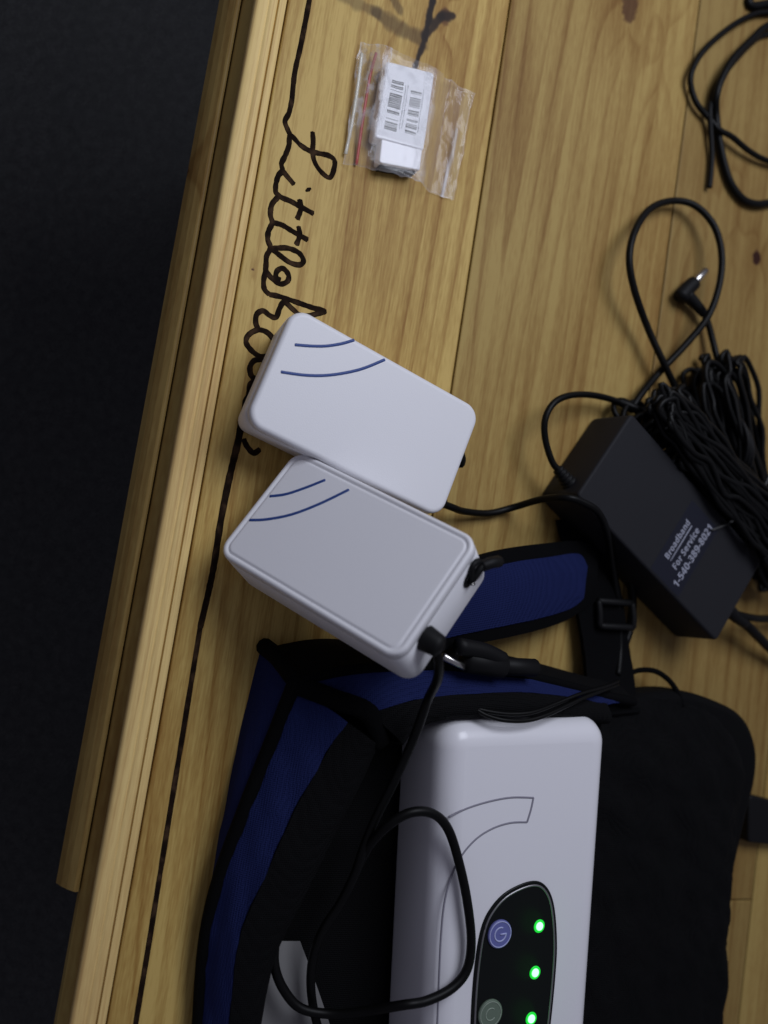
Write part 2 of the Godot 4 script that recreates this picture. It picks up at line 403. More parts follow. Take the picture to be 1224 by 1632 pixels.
# pine: growth rings cut lengthwise, with knots, fibres and cracks; covers x0..x1, z -500..450
func pine(seed_at: int, x0: float, x1: float, heart: Array, knots: Array, cracks: Array, tone: float, warm: float) -> ImageTexture:
	var wpx := 256
	var hpx := 1536
	var a := FastNoiseLite.new()
	a.seed = seed_at
	a.frequency = 0.012
	a.fractal_octaves = 2
	var b := FastNoiseLite.new()
	b.seed = seed_at + 11
	b.frequency = 1.0
	b.fractal_octaves = 2
	var data := PackedByteArray()
	data.resize(wpx * hpx * 3)
	var at := 0
	for iy in hpx:
		var z := -500.0 + 950.0 * (iy + 0.5) / hpx
		for ix in wpx:
			var x := x0 + (x1 - x0) * (ix + 0.5) / wpx
			var w := x + 3.2 * a.get_noise_2d(x * 0.35, z * 0.16)
			var core := 0.0
			var halo := 0.0
			for k: Array in knots:
				var dx: float = x - k[0]
				var dz: float = z - k[1]
				var R: float = k[2]
				var e := dx * dx / (R * R) + dz * dz / (R * R * 5.0)
				if e < 9.0:
					var g := exp(-e)
					w += (signf(dx) if absf(dx) > 0.4 else dx / 0.4) * R * 1.1 * g
					halo = maxf(halo, exp(-e * 0.55) * k[3])
					var q: float = sqrt(dx * dx + dz * dz * k[5]) / (R * 0.42)
					q += 0.25 * b.get_noise_2d(x * 0.2, z * 0.2)
					core = maxf(core, clampf((1.0 - q) * 3.5, 0.0, 1.0) * k[4])
			var s := w - float(heart[0])
			var ring: float = sqrt(s * s + 9.0) + (z - float(heart[1])) * float(heart[2])
			ring = ring / float(heart[3]) + 0.9 * a.get_noise_2d(x * 1.2 + 300.0, z * 0.05)
			var f: float = ring - floor(ring)
			var late: float = pow(f, 4.0) * (1.0 - smoothstep(0.9, 1.0, f))
			var vary: float = 0.55 + 0.6 * a.get_noise_2d(ring * 40.0, z * 0.05 + 70.0)
			var fibre := b.get_noise_2d(x * 0.9, z * 0.018)
			var pore := b.get_noise_2d(x * 2.6 + 50.0, z * 0.09)
			var blot := a.get_noise_2d(x * 0.7 + 900.0, z * 0.35)
			var streak := b.get_noise_2d(x * 0.09 + 20.0, z * 0.003)
			var d: float = clampf(0.20 + 0.86 * late * vary + 0.24 * fibre + 0.22 * pore + 0.34 * streak + 0.34 * blot + 0.42 * halo, 0.0, 1.0)
			var c := Color(0.80, 0.685, 0.405).lerp(Color(0.555, 0.40, 0.185), d)
			c = c.lerp(Color(0.62, 0.47, 0.27), warm * 0.5) if warm >= 0.0 else c.lerp(Color(0.80, 0.725, 0.585), -warm)
			if core > 0.0:
				c = c.lerp(Color(0.25, 0.12, 0.075), core)
			for k: Array in cracks:
				var p := Vector2(x, z)
				var q := Geometry2D.get_closest_point_to_segment(p, k[0], k[1])
				var wd: float = k[2] * (1.0 + 0.5 * b.get_noise_2d(x * 0.1, z * 0.12))
				var dd := p.distance_to(q)
				if dd < wd * 2.2:
					c = c.lerp(Color(0.13, 0.085, 0.06), (1.0 - smoothstep(wd * 0.6, wd * 1.7, dd)) * float(k[3]))
			data[at] = int(clampf(c.r * tone, 0.0, 1.0) * 255.0)
			data[at + 1] = int(clampf(c.g * tone, 0.0, 1.0) * 255.0)
			data[at + 2] = int(clampf(c.b * tone, 0.0, 1.0) * 255.0)
			at += 3
	var im := Image.create_from_data(wpx, hpx, false, Image.FORMAT_RGB8, data)
	im.generate_mipmaps()
	return ImageTexture.create_from_image(im)

# wood whose texture lies over x0..x1 and z -500..450 (mesh uv is mm * 0.01)
func wood(t: Texture2D, x0: float, x1: float, z_shift := 0.0) -> StandardMaterial3D:
	var m := mat(Color.WHITE, 0.5)
	m.albedo_texture = t
	m.uv1_scale = Vector3(100.0 / (x1 - x0), 100.0 / 950.0, 1.0)
	m.uv1_offset = Vector3(-x0 / (x1 - x0), (500.0 + z_shift) / 950.0, 0.0)
	m.metallic_specular = 0.28
	return m

func make_materials() -> void:
	M.white = mat(lin(0.80, 0.80, 0.83), 0.42)
	add_relief(M.white, noise_tex(0.12, 256, true, 1.6, 3), 45.0, 0.25)
	var wt := noise_tex(0.3, 256, false, 1.0, 51)
	var wr := Gradient.new()
	wr.offsets = PackedFloat32Array([0.2, 0.8])
	wr.colors = PackedColorArray([lin(0.74, 0.74, 0.78), lin(0.84, 0.83, 0.85)])
	wt.color_ramp = wr
	M.white.albedo_color = Color.WHITE
	M.white.albedo_texture = wt
	M.white_gloss = mat(lin(0.80, 0.79, 0.83), 0.26)
	M.blue_print = mat(lin(0.016, 0.055, 0.24), 0.5)
	M.cord = mat(lin(0.003, 0.003, 0.003), 0.45)
	M.cord.metallic_specular = 0.28
	M.rubber = mat(lin(0.005, 0.005, 0.0055), 0.55)
	M.rubber.metallic_specular = 0.3
	M.adapter = mat(lin(0.014, 0.014, 0.017), 0.6)
	M.adapter.metallic_specular = 0.3
	add_relief(M.adapter, noise_tex(0.2, 256, true, 3.0, 9), 60.0, 0.5)
	M.label_navy = mat(lin(0.010, 0.011, 0.020), 0.6)
	M.label_navy.metallic_specular = 0.3
	M.text_grey = mat(lin(0.30, 0.31, 0.38), 0.7)
	M.metal = mat(lin(0.62, 0.60, 0.58), 0.28)
	M.metal.metallic = 1.0
	M.chrome = mat(lin(0.30, 0.29, 0.30), 0.35)
	M.chrome.metallic = 0.8
	M.glass_black = mat(lin(0.006, 0.007, 0.007), 0.3)
	M.glass_black.metallic_specular = 0.3
	M.ink = mat(Color.WHITE, 0.85)
	var it := noise_tex(0.09, 256, false, 1.0, 41)
	var ir := Gradient.new()
	ir.offsets = PackedFloat32Array([0.3, 0.55, 0.8])
	ir.colors = PackedColorArray([lin(0.012, 0.008, 0.006), lin(0.020, 0.012, 0.008), lin(0.060, 0.035, 0.020)])
	it.color_ramp = ir
	M.ink.albedo_texture = it
	M.ink.uv1_triplanar = true
	M.ink.uv1_scale = Vector3.ONE * 5.0
	M.ink.metallic_specular = 0.1
	M.groove_shade = mat(lin(0.24, 0.23, 0.28), 0.7)  # grey lines that paint the shade of the casing grooves
	var weave := weave_tex()
	M.blue_cloth = mat(lin(0.013, 0.019, 0.078), 0.9)
	M.blue_cloth.metallic_specular = 0.15
	add_relief(M.blue_cloth, weave, 75.0, 1.0)
	M.black_cloth = mat(lin(0.0042, 0.0042, 0.0047), 0.88)
	M.black_cloth.metallic_specular = 0.22
	add_relief(M.black_cloth, weave, 70.0, 1.1)
	M.binding = mat(lin(0.0035, 0.0035, 0.004), 0.85)
	M.binding.metallic_specular = 0.15
	add_relief(M.binding, weave, 140.0, 0.6)
	M.paper = mat(lin(0.19, 0.186, 0.185), 0.8)  # white card; the shade inside the case is put into this grey
	M.power_blue = mat(lin(0.13, 0.14, 0.38), 0.45)
	M.power_mark = mat(lin(0.42, 0.44, 0.72), 0.5)
	M.button_grey = mat(lin(0.13, 0.17, 0.13), 0.5)
	M.button_mark = mat(lin(0.28, 0.33, 0.27), 0.5)
	M.led = mat(lin(0.6, 0.95, 0.65), 0.3)
	M.led.emission_enabled = true
	M.led.emission = Color(0.62, 1.0, 0.72)
	M.led.emission_energy_multiplier = 1.6
	M.led_halo = mat(lin(0.02, 0.35, 0.06), 0.3)
	M.led_halo.emission_enabled = true
	M.led_halo.emission = Color(0.05, 0.85, 0.18)
	M.led_halo.emission_energy_multiplier = 0.8
	M.clear = mat(Color(0.92, 0.92, 0.94, 0.09), 0.10)
	M.clear.transparency = BaseMaterial3D.TRANSPARENCY_ALPHA
	M.clear.cull_mode = BaseMaterial3D.CULL_DISABLED
	M.clear.metallic_specular = 0.3
	M.crease_glint = mat(Color(1, 1, 1, 1), 0.3)  # whitened folds, with glints painted in as opaque white
	M.crease_glint.transparency = BaseMaterial3D.TRANSPARENCY_ALPHA
	M.crease_glint.vertex_color_use_as_albedo = true
	M.crease_glint.cull_mode = BaseMaterial3D.CULL_DISABLED
	M.zip_red = mat(lin(0.50, 0.06, 0.04), 0.4)
	M.floor = mat(Color.WHITE, 0.95)
	var ft := noise_tex(0.16, 512, false, 1.0, 21)
	var ramp := Gradient.new()
	ramp.offsets = PackedFloat32Array([0.25, 0.5, 0.75])
	ramp.colors = PackedColorArray([lin(0.004, 0.005, 0.005), lin(0.027, 0.029, 0.031), lin(0.14, 0.14, 0.14)])
	ft.color_ramp = ramp
	M.floor.albedo_texture = ft
	M.floor.uv1_triplanar = true
	M.floor.uv1_world_triplanar = true
	M.floor.uv1_scale = Vector3.ONE * 3.0
	M.floor.normal_enabled = true
	M.floor.normal_texture = noise_tex(0.3, 512, true, 8.0, 22)

# ---------------------------------------------------------------- the scene
func _ready() -> void:
	rng.seed = 7
	var cam := Camera3D.new()
	cam.name = "camera"
	cam.transform = Transform3D(Basis(Vector3(0.882771, 0.443759, -0.154251), Vector3(-0.180453, 0.017132, -0.983434), Vector3(-0.433765, 0.895983, 0.095201)).orthonormalized(), Vector3(-0.186519, 0.385273, 0.040937))
	cam.fov = 60.0
	cam.near = 0.01
	cam.far = 30.0
	var lens := CameraAttributesPhysical.new()
	lens.frustum_focal_length = 20.785
	lens.frustum_focus_distance = 0.405
	lens.frustum_near = 0.01
	lens.frustum_far = 30.0
	lens.exposure_aperture = 3.2
	cam.attributes = lens
	add_child(cam)
	cam.make_current()
	var we := WorldEnvironment.new()
	var env := Environment.new()
	env.background_mode = Environment.BG_COLOR
	env.background_color = Color(0.52, 0.52, 0.58)
	env.background_energy_multiplier = 0.47
	env.tonemap_mode = Environment.TONE_MAPPER_LINEAR
	env.tonemap_exposure = 1.0
	env.sdfgi_enabled = true
	env.ssao_enabled = true
	env.ssil_enabled = true
	we.environment = env
	we.name = "environment"
	add_child(we)
	var lamp := AreaLight3D.new()
	lamp.name = "room_lamp"
	lamp.set("area_size", Vector2(0.5, 0.5))
	lamp.light_color = Color(0.93, 0.95, 1.0)
	lamp.light_energy = 0.60
	lamp.shadow_enabled = true
	add_child(lamp)
	lamp.look_at_from_position(Vector3(0.17, 0.80, -0.54), Vector3(0.0, 0.0, -0.10), Vector3(0, 0, 1))

	make_materials()
	build_floor()
	build_table()
	build_bag()
	build_power_bank()
	build_power_adapter()
	build_wireless_boxes()
	build_packet()
	build_cables()

func build_floor() -> void:
	base_at = Vector3(0, -742, 0)
	var st := begin()
	box(st, -3000, -762, -3000, 3000, -742, 3000, 1.0)
	var f := obj("floor", st, M.floor, self)
	f.position = base_at * 0.001
	f.set_meta("kind", "structure")
	f.set_meta("label", "dark speckled floor far below the table edge")
	f.set_meta("category", "floor")

func build_table() -> void:
	var t := thing("pine_table", "varnished pine plank table with handwriting along its moulded edge", "table", Vector3(0, -742, 0))
	var one := pine(31, -90, 27, [-24.0, -112.0, 0.045, 8.5], [[-30.0, -262.0, 15.0, 0.7, 0.0, 0.4], [-9.0, -254.0, 9.0, 0.9, 0.5, 0.55], [-84.3, -96.5, 1.8, 0.5, 0.9, 1.0]], [[Vector2(-16.0, -280.0), Vector2(-17.4, -259.0), 1.3, 1.0], [Vector2(-17.4, -259.0), Vector2(-18.3, -238.0), 1.4, 1.0], [Vector2(-18.3, -238.0), Vector2(-21.4, -220.0), 1.1, 0.95], [Vector2(-18.3, -239.0), Vector2(-11.5, -253.0), 1.7, 0.85], [Vector2(-11.5, -253.0), Vector2(-5.0, -256.5), 1.9, 0.85], [Vector2(-70.0, -240.0), Vector2(-46.0, -239.0), 2.6, 0.30], [Vector2(-46.0, -239.0), Vector2(-20.0, -236.0), 3.0, 0.40], [Vector2(-52.0, -262.0), Vector2(-34.0, -246.0), 2.0, 0.35]], 1.0, 0.0)
	var two := pine(47, 27, 155, [46.0, 900.0, 0.028, 8.8], [[104.0, -314.0, 15.0, 1.0, 0.6, 0.2], [132.0, -300.0, 16.0, 0.25, 0.0, 0.4]], [], 0.87, 0.25)  # browner board; its low tone also holds light fading to the right
	var three := pine(63, 155, 285, [330.0, 500.0, 0.035, 9.5], [[225.0, -201.0, 9.0, 1.0, 1.0, 0.5], [172.0, -238.0, 18.0, 0.9, 0.0, 0.3], [205.0, -232.0, 12.0, 0.7, 0.0, 0.3]], [], 0.78, 0.5)  # lower tone again, carrying the light falloff further right into the wood
	var pale := pine(83, -106, -66, [-140.0, 600.0, 0.010, 3.6], [], [], 1.16, -0.36)
	var boards := [[-89.6, 26.5, -500, 450, wood(one, -90, 27)], [27.4, 154.4, -500, 450, wood(two, 27, 155)], [155.2, 284.2, -500, 185.8, wood(three, 155, 285)], [155.2, 284.2, 186.4, 450, wood(three, 155, 285, 90.0)], [285.0, 412.0, -500, 450, wood(two, 284, 413, 40.0)], [412.8, 520.0, -500, 450, wood(one, 412, 529, 200.0)]]
	for b in boards:
		var st := begin()
		box(st, b[0], -22, b[2], b[1], 0, b[3], 0.7)
		obj("plank", st, b[4], t)
	# edge bead with a rounded nose, then the two lower steps of the moulding
	var st := begin()
	var prof := [Vector2(-90.3, -20), Vector2(-90.3, -0.6), Vector2(-90.9, 0.0), Vector2(-93.0, 0.35), Vector2(-93.9, 0.4), Vector2(-94.4, -0.15), Vector2(-94.9, 0.45), Vector2(-96.6, 0.7), Vector2(-98.2, 0.65), Vector2(-98.7, 0.05), Vector2(-99.2, 0.6), Vector2(-101, 0.5)]
	for k in 7:
		var q := PI / 2 * k / 6.0
		prof.append(Vector2(-102.4 - 2.3 * sin(q), -2.0 + 2.3 * cos(q)))
	prof.append(Vector2(-104.7, -3.4))
	prof.append(Vector2(-103.2, -4.4))
	prof.append(Vector2(-103.2, -20))
	strip(st, prof, -500, 450)
	obj("edge_bead", st, wood(pale, -106, -66, 130.0), t)
	st = begin()
	prof = [Vector2(-103.4, -19), Vector2(-103.4, -3.9), Vector2(-104.2, -3.9), Vector2(-105.0, -5.5), Vector2(-107.6, -14.0), Vector2(-107.6, -19)]
	strip(st, prof, -500, 450)
	obj("moulding", st, wood(two, -160, -30, 60.0), t)
	st = begin()
	prof = [Vector2(-108.4, -25), Vector2(-108.4, -13.6), Vector2(-109.6, -13.0), Vector2(-110.6, -13.6), Vector2(-113.0, -16.5), Vector2(-115.0, -20.0), Vector2(-116.5, -24.0), Vector2(-116.2, -25)]
	strip(st, prof, -500, 184)
	obj("moulding", st, wood(three, -190, -60, -60.0), t)
	st = begin()
	box(st, -40, -90, -488, -20, -23, 438)
	obj("apron", st, wood(two, -100, 30), t)
	st = begin()
	box(st, -103.0, -34, -499, -92, -22.2, 449)
	obj("batten", st, wood(two, -100, 30), t)
	st = begin()
	box(st, -20, -90, -490, 510, -30, -470)
	obj("apron", st, wood(two, -100, 30), t)
	st = begin()
	box(st, -20, -90, 420, 510, -30, 440)
	obj("apron", st, wood(two, -100, 30), t)
	for x: float in [40.0, 450.0]:
		for z: float in [-468.0, 358.0]:
			st = begin()
			box(st, x, -742, z, x + 60, -23, z + 60, 3.0)
			obj("leg", st, wood(three, x, x + 130), t)
	# brown handwriting and the long line it grows out of
	st = begin()
	for key: String in WRITING:
		var pts := []
		for p in plan(WRITING[key]):
			pts.append(Vector3(p.x, 0.02, p.y))
		var r := 1.3
		if key == "line_top":
			r = 1.3
		elif key == "line_low":
			r = 1.2
		elif key == "letter_dot":
			r = 1.7
		wobble = 0.2
		if key == "line_low":
			tube(st, pts.slice(0, 7), 1.75, 8, 8, 0.06, 1.35)
			pts = pts.slice(6)
		tube(st, pts, r, 8, 8, 0.06)
		wobble = 0.0
	obj("handwriting", st, M.ink, t)

# a profile in the x, y plane drawn out along z
func strip(st: SurfaceTool, prof: Array, z0: float, z1: float) -> void:
	var poly := PackedVector2Array(prof)
	var mid := Vector2.ZERO
	for p in poly:
		mid += p
	mid /= poly.size()
	var n := poly.size()
	for i in n:
		var a := poly[i]
		var b := poly[(i + 1) % n]
		var out := Vector2(b.y - a.y, a.x - b.x)
		if out.dot((a + b) * 0.5 - mid) < 0.0:
			out = -out
		st.set_smooth_group(0 if a.distance_to(b) < 3.5 else i + 2)
		quad(st, Vector3(a.x, a.y, z0), Vector3(b.x, b.y, z0), Vector3(b.x, b.y, z1), Vector3(a.x, a.y, z1), Vector3(out.x, out.y, 0))
	st.set_smooth_group(-1)
	var t := Geometry2D.triangulate_polygon(poly)
	for e in 2:
		var z := z0 if e == 0 else z1
		for i in range(0, t.size(), 3):
			tri(st, Vector3(poly[t[i]].x, poly[t[i]].y, z), Vector3(poly[t[i + 1]].x, poly[t[i + 1]].y, z), Vector3(poly[t[i + 2]].x, poly[t[i + 2]].y, z), Vector3(0, 0, -1 if e == 0 else 1))
	st.set_smooth_group(0)

func build_bag() -> void:
	var t := thing("soft_case", "blue and black soft carrying case lying open under the white devices", "case", Vector3(40, 0, 190))
	var piping := way("bag_piping")
	var base := way("bag_base")
	var inner := way("bag_inner")
	var lip := way("bag_lip")
	var st := begin()
	var mid := []
	for i in base.size():
		mid.append(((base[i] as Vector3) + (piping[i] as Vector3)) * 0.5 + Vector3(-1.5, 1.0, -0.5))
	sheet(st, [base, mid, piping], 1.6, 6, 5, 2.4, 3)
	obj("side_panel", st, M.blue_cloth, t)
	st = begin()
	var mid2 := []
	for i in inner.size():
		mid2.append(((inner[i] as Vector3) + (piping[i] as Vector3)) * 0.5 + Vector3(0, 1.6, 0))
	sheet(st, [piping, mid2, inner], 1.6, 6, 5, 2.4, 4)
	obj("rim_panel", st, M.blue_cloth, t)
	st = begin()
	tube(st, piping, 3.3, 6, 10)
	obj("piping", st, M.binding, t)
	st = begin()
	tube(st, [(base[0] as Vector3) + Vector3(0, 1.5, 1), ((base[0] as Vector3) + (piping[0] as Vector3)) * 0.5 + Vector3(-1, 1, -2), (piping[0] as Vector3) + Vector3(0, 0, -1)], 4.0, 5, 10)
	obj("corner_binding", st, M.binding, t)
	# back of the case: outer wall, sloping rim panel, bindings
	var bp := way("bag_back_piping")
	var bi := way("bag_back_inner")
	var bl := way("bag_lip_back")
	var bb := []
	var bm := []
	for p: Vector3 in bp:
		bb.append(Vector3(p.x - 1.0, 0.8, p.z - 6.0 + maxf(0.0, -p.x) * -0.12))
		bm.append(Vector3(p.x - 0.5, p.y * 0.5, p.z - 6.5 + maxf(0.0, -p.x) * -0.06))
	st = begin()
	sheet(st, [bb, bm, bp], 1.6, 5, 4, 0.8, 6)
	obj("back_wall", st, M.black_cloth, t)
	st = begin()
	sheet(st, [bp, bi], 1.8, 5, 4, 1.0, 7)
	obj("rim_panel", st, M.blue_cloth, t)
	st = begin()
	tube(st, bp, 2.6, 5, 10)
	obj("piping", st, M.binding, t)
	st = begin()
	tube(st, [piping[0] + Vector3(-2, -1, 0), (piping[0] + bi[0]) * 0.5 + Vector3(0, 1.5, 0), bi[0], lip[0] + Vector3(2, 0, 0)], 4.4, 6, 10, 0.75)
	obj("corner_binding", st, M.binding, t)
	# black lining: over the lip and down inside
	st = begin()
	var down := []
	for i in lip.size():
		var q: Vector3 = lip[i]
		down.append(Vector3(q.x + 5.0, 4.5, q.z))
	sheet(st, [inner, lip, down], 2.2, 5, 5, 1.0, 8)
	obj("lining", st, M.black_cloth, t)
	st = begin()
	var bdown := []
	for q: Vector3 in bl:
		bdown.append(Vector3(q.x, 4.5, q.z + 3.0))
	sheet(st, [bi, bl, bdown], 2.2, 5, 5, 0.8, 9)
	obj("lining", st, M.black_cloth, t)
	st = begin()
	slab(st, PackedVector2Array([Vector2(-46, 78), Vector2(-10, 78), Vector2(40, 80), Vector2(122, 84), Vector2(140, 300), Vector2(-46, 304), Vector2(-52, 190)]), 0.4, 4.0, 0.6)
	obj("bottom", st, M.black_cloth, t)
	st = begin()
	tube(st, [Vector3(-47, 12, 303), Vector3(40, 12, 308), Vector3(138, 12, 303)], 11.0, 8, 12)
	obj("front_wall", st, M.black_cloth, t)
	# the padded lid, folded open to the right
	st = begin()
	var lid := closed_curve(plan(WAY["flap_outline"]), 5)
	slab(st, lid, 0.6, 22.5, 5.0, 3.0)
	var cover := []
	for k in 9:
		var f := k / 8.0
		var z := lerpf(72.0, 322.0, f)
		var x0 := 117.5 + 0.08 * (z - 82.0)
		var x1 := 242.0 - 4.0 * sin(f * 6.0) - 26.0 * pow(1.0 - minf(f * 6.0, 1.0), 2.0)
		var hi := 26.5 - 4.5 * pow(1.0 - minf(f * 7.0, 1.0), 2.0)
		cover.append([Vector3(x0, hi - 5.0, z), Vector3(x0 + 5.0, hi - 0.5, z), Vector3(lerpf(x0, x1, 0.35), hi + 0.5, z), Vector3(lerpf(x0, x1, 0.7), hi, z), Vector3(x1 - 7.0, hi - 1.6, z), Vector3(x1, hi - 7.0, z)])
	sheet(st, cover, 2.0, 7, 7, 4.0, 15)
	obj("lid", st, M.black_cloth, t)
	# blue closing tab reaching under the raised white box
	var far := way("tab_far")
	var near := way("tab_near")
	var rows := []
	for f: float in [0.0, 0.33, 0.67, 1.0]:
		var r := []
		for i in far.size():
			r.append((far[i] as Vector3).lerp(near[i], f) + Vector3(0, 2.2 * sin(f * PI), 0))
		rows.append(r)
	st = begin()
	sheet(st, rows, 5.0, 6, 4, 0.0, 1)
	var tab := obj("closing_tab", st, M.binding, t)
	rows = []
	for f: float in [0.16, 0.4, 0.64, 0.86]:
		var r := []
		for i in far.size() - 1:
			r.append((far[i] as Vector3).lerp(near[i], f) + Vector3(0, 2.6 * sin(f * PI) + 2.4, 0))
		var last: Vector3 = (far[5] as Vector3).lerp(near[5], lerpf(0.2, 0.8, f)) + Vector3(7, 4.0, 0)
		r.append(last)
		rows.append(r)
	st = begin()
	sheet(st, rows, 1.6, 6, 4, 0.6, 2)
	obj("blue_face", st, M.blue_cloth, tab)
	# webbing strap with its buckle, between the tab and the lid
	st = begin()
	var s0 := []
	var s1 := []
	for p: Vector3 in way("strap"):
		s0.append(p + Vector3(-19, -1, 3))
		s1.append(p + Vector3(11, 0, -2))
	sheet(st, [s0, s1], 2.4, 6, 3, 1.0, 12)
	var strap := obj("strap", st, M.binding, t)
	st = begin()
	for k in 2:
		var z := 25.0 + k * 13.0
		tube(st, [Vector3(128 + k * 3, 11.5, z), Vector3(139 + k * 3, 12.5, z - 1.0), Vector3(151 + k * 3, 11.5, z - 2.0)], 1.9, 3, 8)
	tube(st, [Vector3(151, 11.5, 23), Vector3(153, 12, 30), Vector3(154, 11.5, 36)], 1.9, 3, 8)
	tube(st, [Vector3(128, 11.5, 25), Vector3(129.5, 12, 31), Vector3(131, 11.5, 38)], 1.9, 3, 8)
	obj("buckle", st, M.rubber, strap)
	st = begin()
	tube(st, way("small_loop"), 1.5, 6, 8)
	obj("cord_loop", st, M.binding, t)
	# a white card lies inside, greyed to hold the shade of the case
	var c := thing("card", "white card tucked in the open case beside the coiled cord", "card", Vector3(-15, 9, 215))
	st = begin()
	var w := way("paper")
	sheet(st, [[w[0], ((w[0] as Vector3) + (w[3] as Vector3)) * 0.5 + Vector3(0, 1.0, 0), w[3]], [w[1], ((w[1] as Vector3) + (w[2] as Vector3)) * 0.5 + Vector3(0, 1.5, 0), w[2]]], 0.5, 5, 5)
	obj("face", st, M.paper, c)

func build_power_bank() -> void:
	var t := thing("backup_battery", "long white battery unit with black control panel and three green lights", "battery", Vector3(65, 5, 200))
	var st := begin()
	var o := round_poly([Vector2(22.0, 90.3), Vector2(116.0, 81.2), Vector2(135.5, 327), Vector2(51.0, 335)], 12.5, 8)
	slab(st, o, 6, 48, 11.0, 4.0)
	var body := obj("body", st, M.white_gloss, t)
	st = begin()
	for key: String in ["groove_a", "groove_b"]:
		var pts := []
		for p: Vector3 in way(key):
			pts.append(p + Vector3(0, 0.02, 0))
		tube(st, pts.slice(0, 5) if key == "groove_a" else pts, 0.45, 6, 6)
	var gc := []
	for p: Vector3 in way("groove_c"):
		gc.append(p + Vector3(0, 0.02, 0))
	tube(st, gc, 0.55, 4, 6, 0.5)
	obj("groove_shade", st, M.groove_shade, body)
	st = begin()
	var ol := closed_curve(plan(WAY["panel"]), 6)
	slab(st, ol, 47.5, 48.7, 0.5, 0.1)
	var panel := obj("control_panel", st, M.glass_black, t)
	st = begin()
	var ring := []
	var ins := inset(orient(ol.duplicate()), 1.9)
	for p in ins:
		ring.append(Vector3(p.x, 48.65, p.y))
	ring.append(ring[0])
	tube(st, ring, 0.55, 1, 6)
	obj("rim", st, M.chrome, panel)
	st = begin()
	button(st, Vector2(65.6, 181.0), 6.3, 48.6, 49.7)
	var pb := obj("power_button", st, M.power_blue, t)
	st = begin()
	circle(st, Vector3(65.6, 49.75, 181.0), 5.6, 0.0, TAU, 0.3)
	circle(st, Vector3(65.6, 49.75, 181.0), 3.0, -0.2, PI * 1.6, 0.42)
	tube(st, [Vector3(65.6, 49.75, 181.0), Vector3(68.6, 49.75, 180.6)], 0.42, 1, 6)
	obj("power_mark", st, M.power_mark, pb)
	st = begin()
	button(st, Vector2(66.4, 215.5), 6.3, 48.6, 49.7)
	var gb := obj("button", st, M.button_grey, t)
	st = begin()
	circle(st, Vector3(66.4, 49.75, 215.5), 5.4, 0.0, TAU, 0.25)
	circle(st, Vector3(66.4, 49.75, 215.5), 2.6, 0.6, PI * 1.7, 0.3)
	obj("button_mark", st, M.button_mark, gb)
	for p: Vector2 in [Vector2(87.4, 178.2), Vector2(88.5, 198.9), Vector2(89.8, 219.3)]:
		st = begin()
		button(st, p, 3.0, 48.6, 48.95)
		var lens := obj("halo_disc", st, M.led_halo, t)  # added glowing disc that stands for the halo around the light
		st = begin()
		button(st, p, 1.9, 48.8, 49.4)
		obj("green_light", st, M.led, lens)
		var l := OmniLight3D.new()
		l.name = "green_glow"
		l.light_color = Color(0.08, 1.0, 0.22)
		l.light_energy = 0.000022
		l.light_size = 0.001
		l.omni_range = 3.0
		l.omni_attenuation = 2.0
		l.shadow_enabled = true
		lens.add_child(l)
		l.position = v(Vector3(p.x, 50.0, p.y))

func button(st: SurfaceTool, c: Vector2, r: float, y0: float, y1: float) -> void:
	var ring := PackedVector2Array()
	for k in 28:
		ring.append(c + Vector2.from_angle(TAU * k / 28) * r)
	slab(st, ring, y0, y1, minf(0.5, (y1 - y0) * 0.6), 0.05)

func circle(st: SurfaceTool, c: Vector3, r: float, a0: float, a1: float, thick: float) -> void:
	var pts := []
	for k in 25:
		var q := lerpf(a0, a1, k / 24.0)
		pts.append(c + Vector3(cos(q) * r, 0, sin(q) * r))
	tube(st, pts, thick, 1, 6, 0.5)

const LONG := Vector2(0.8695, 0.4936)
const ACROSS := Vector2(0.4936, -0.8695)

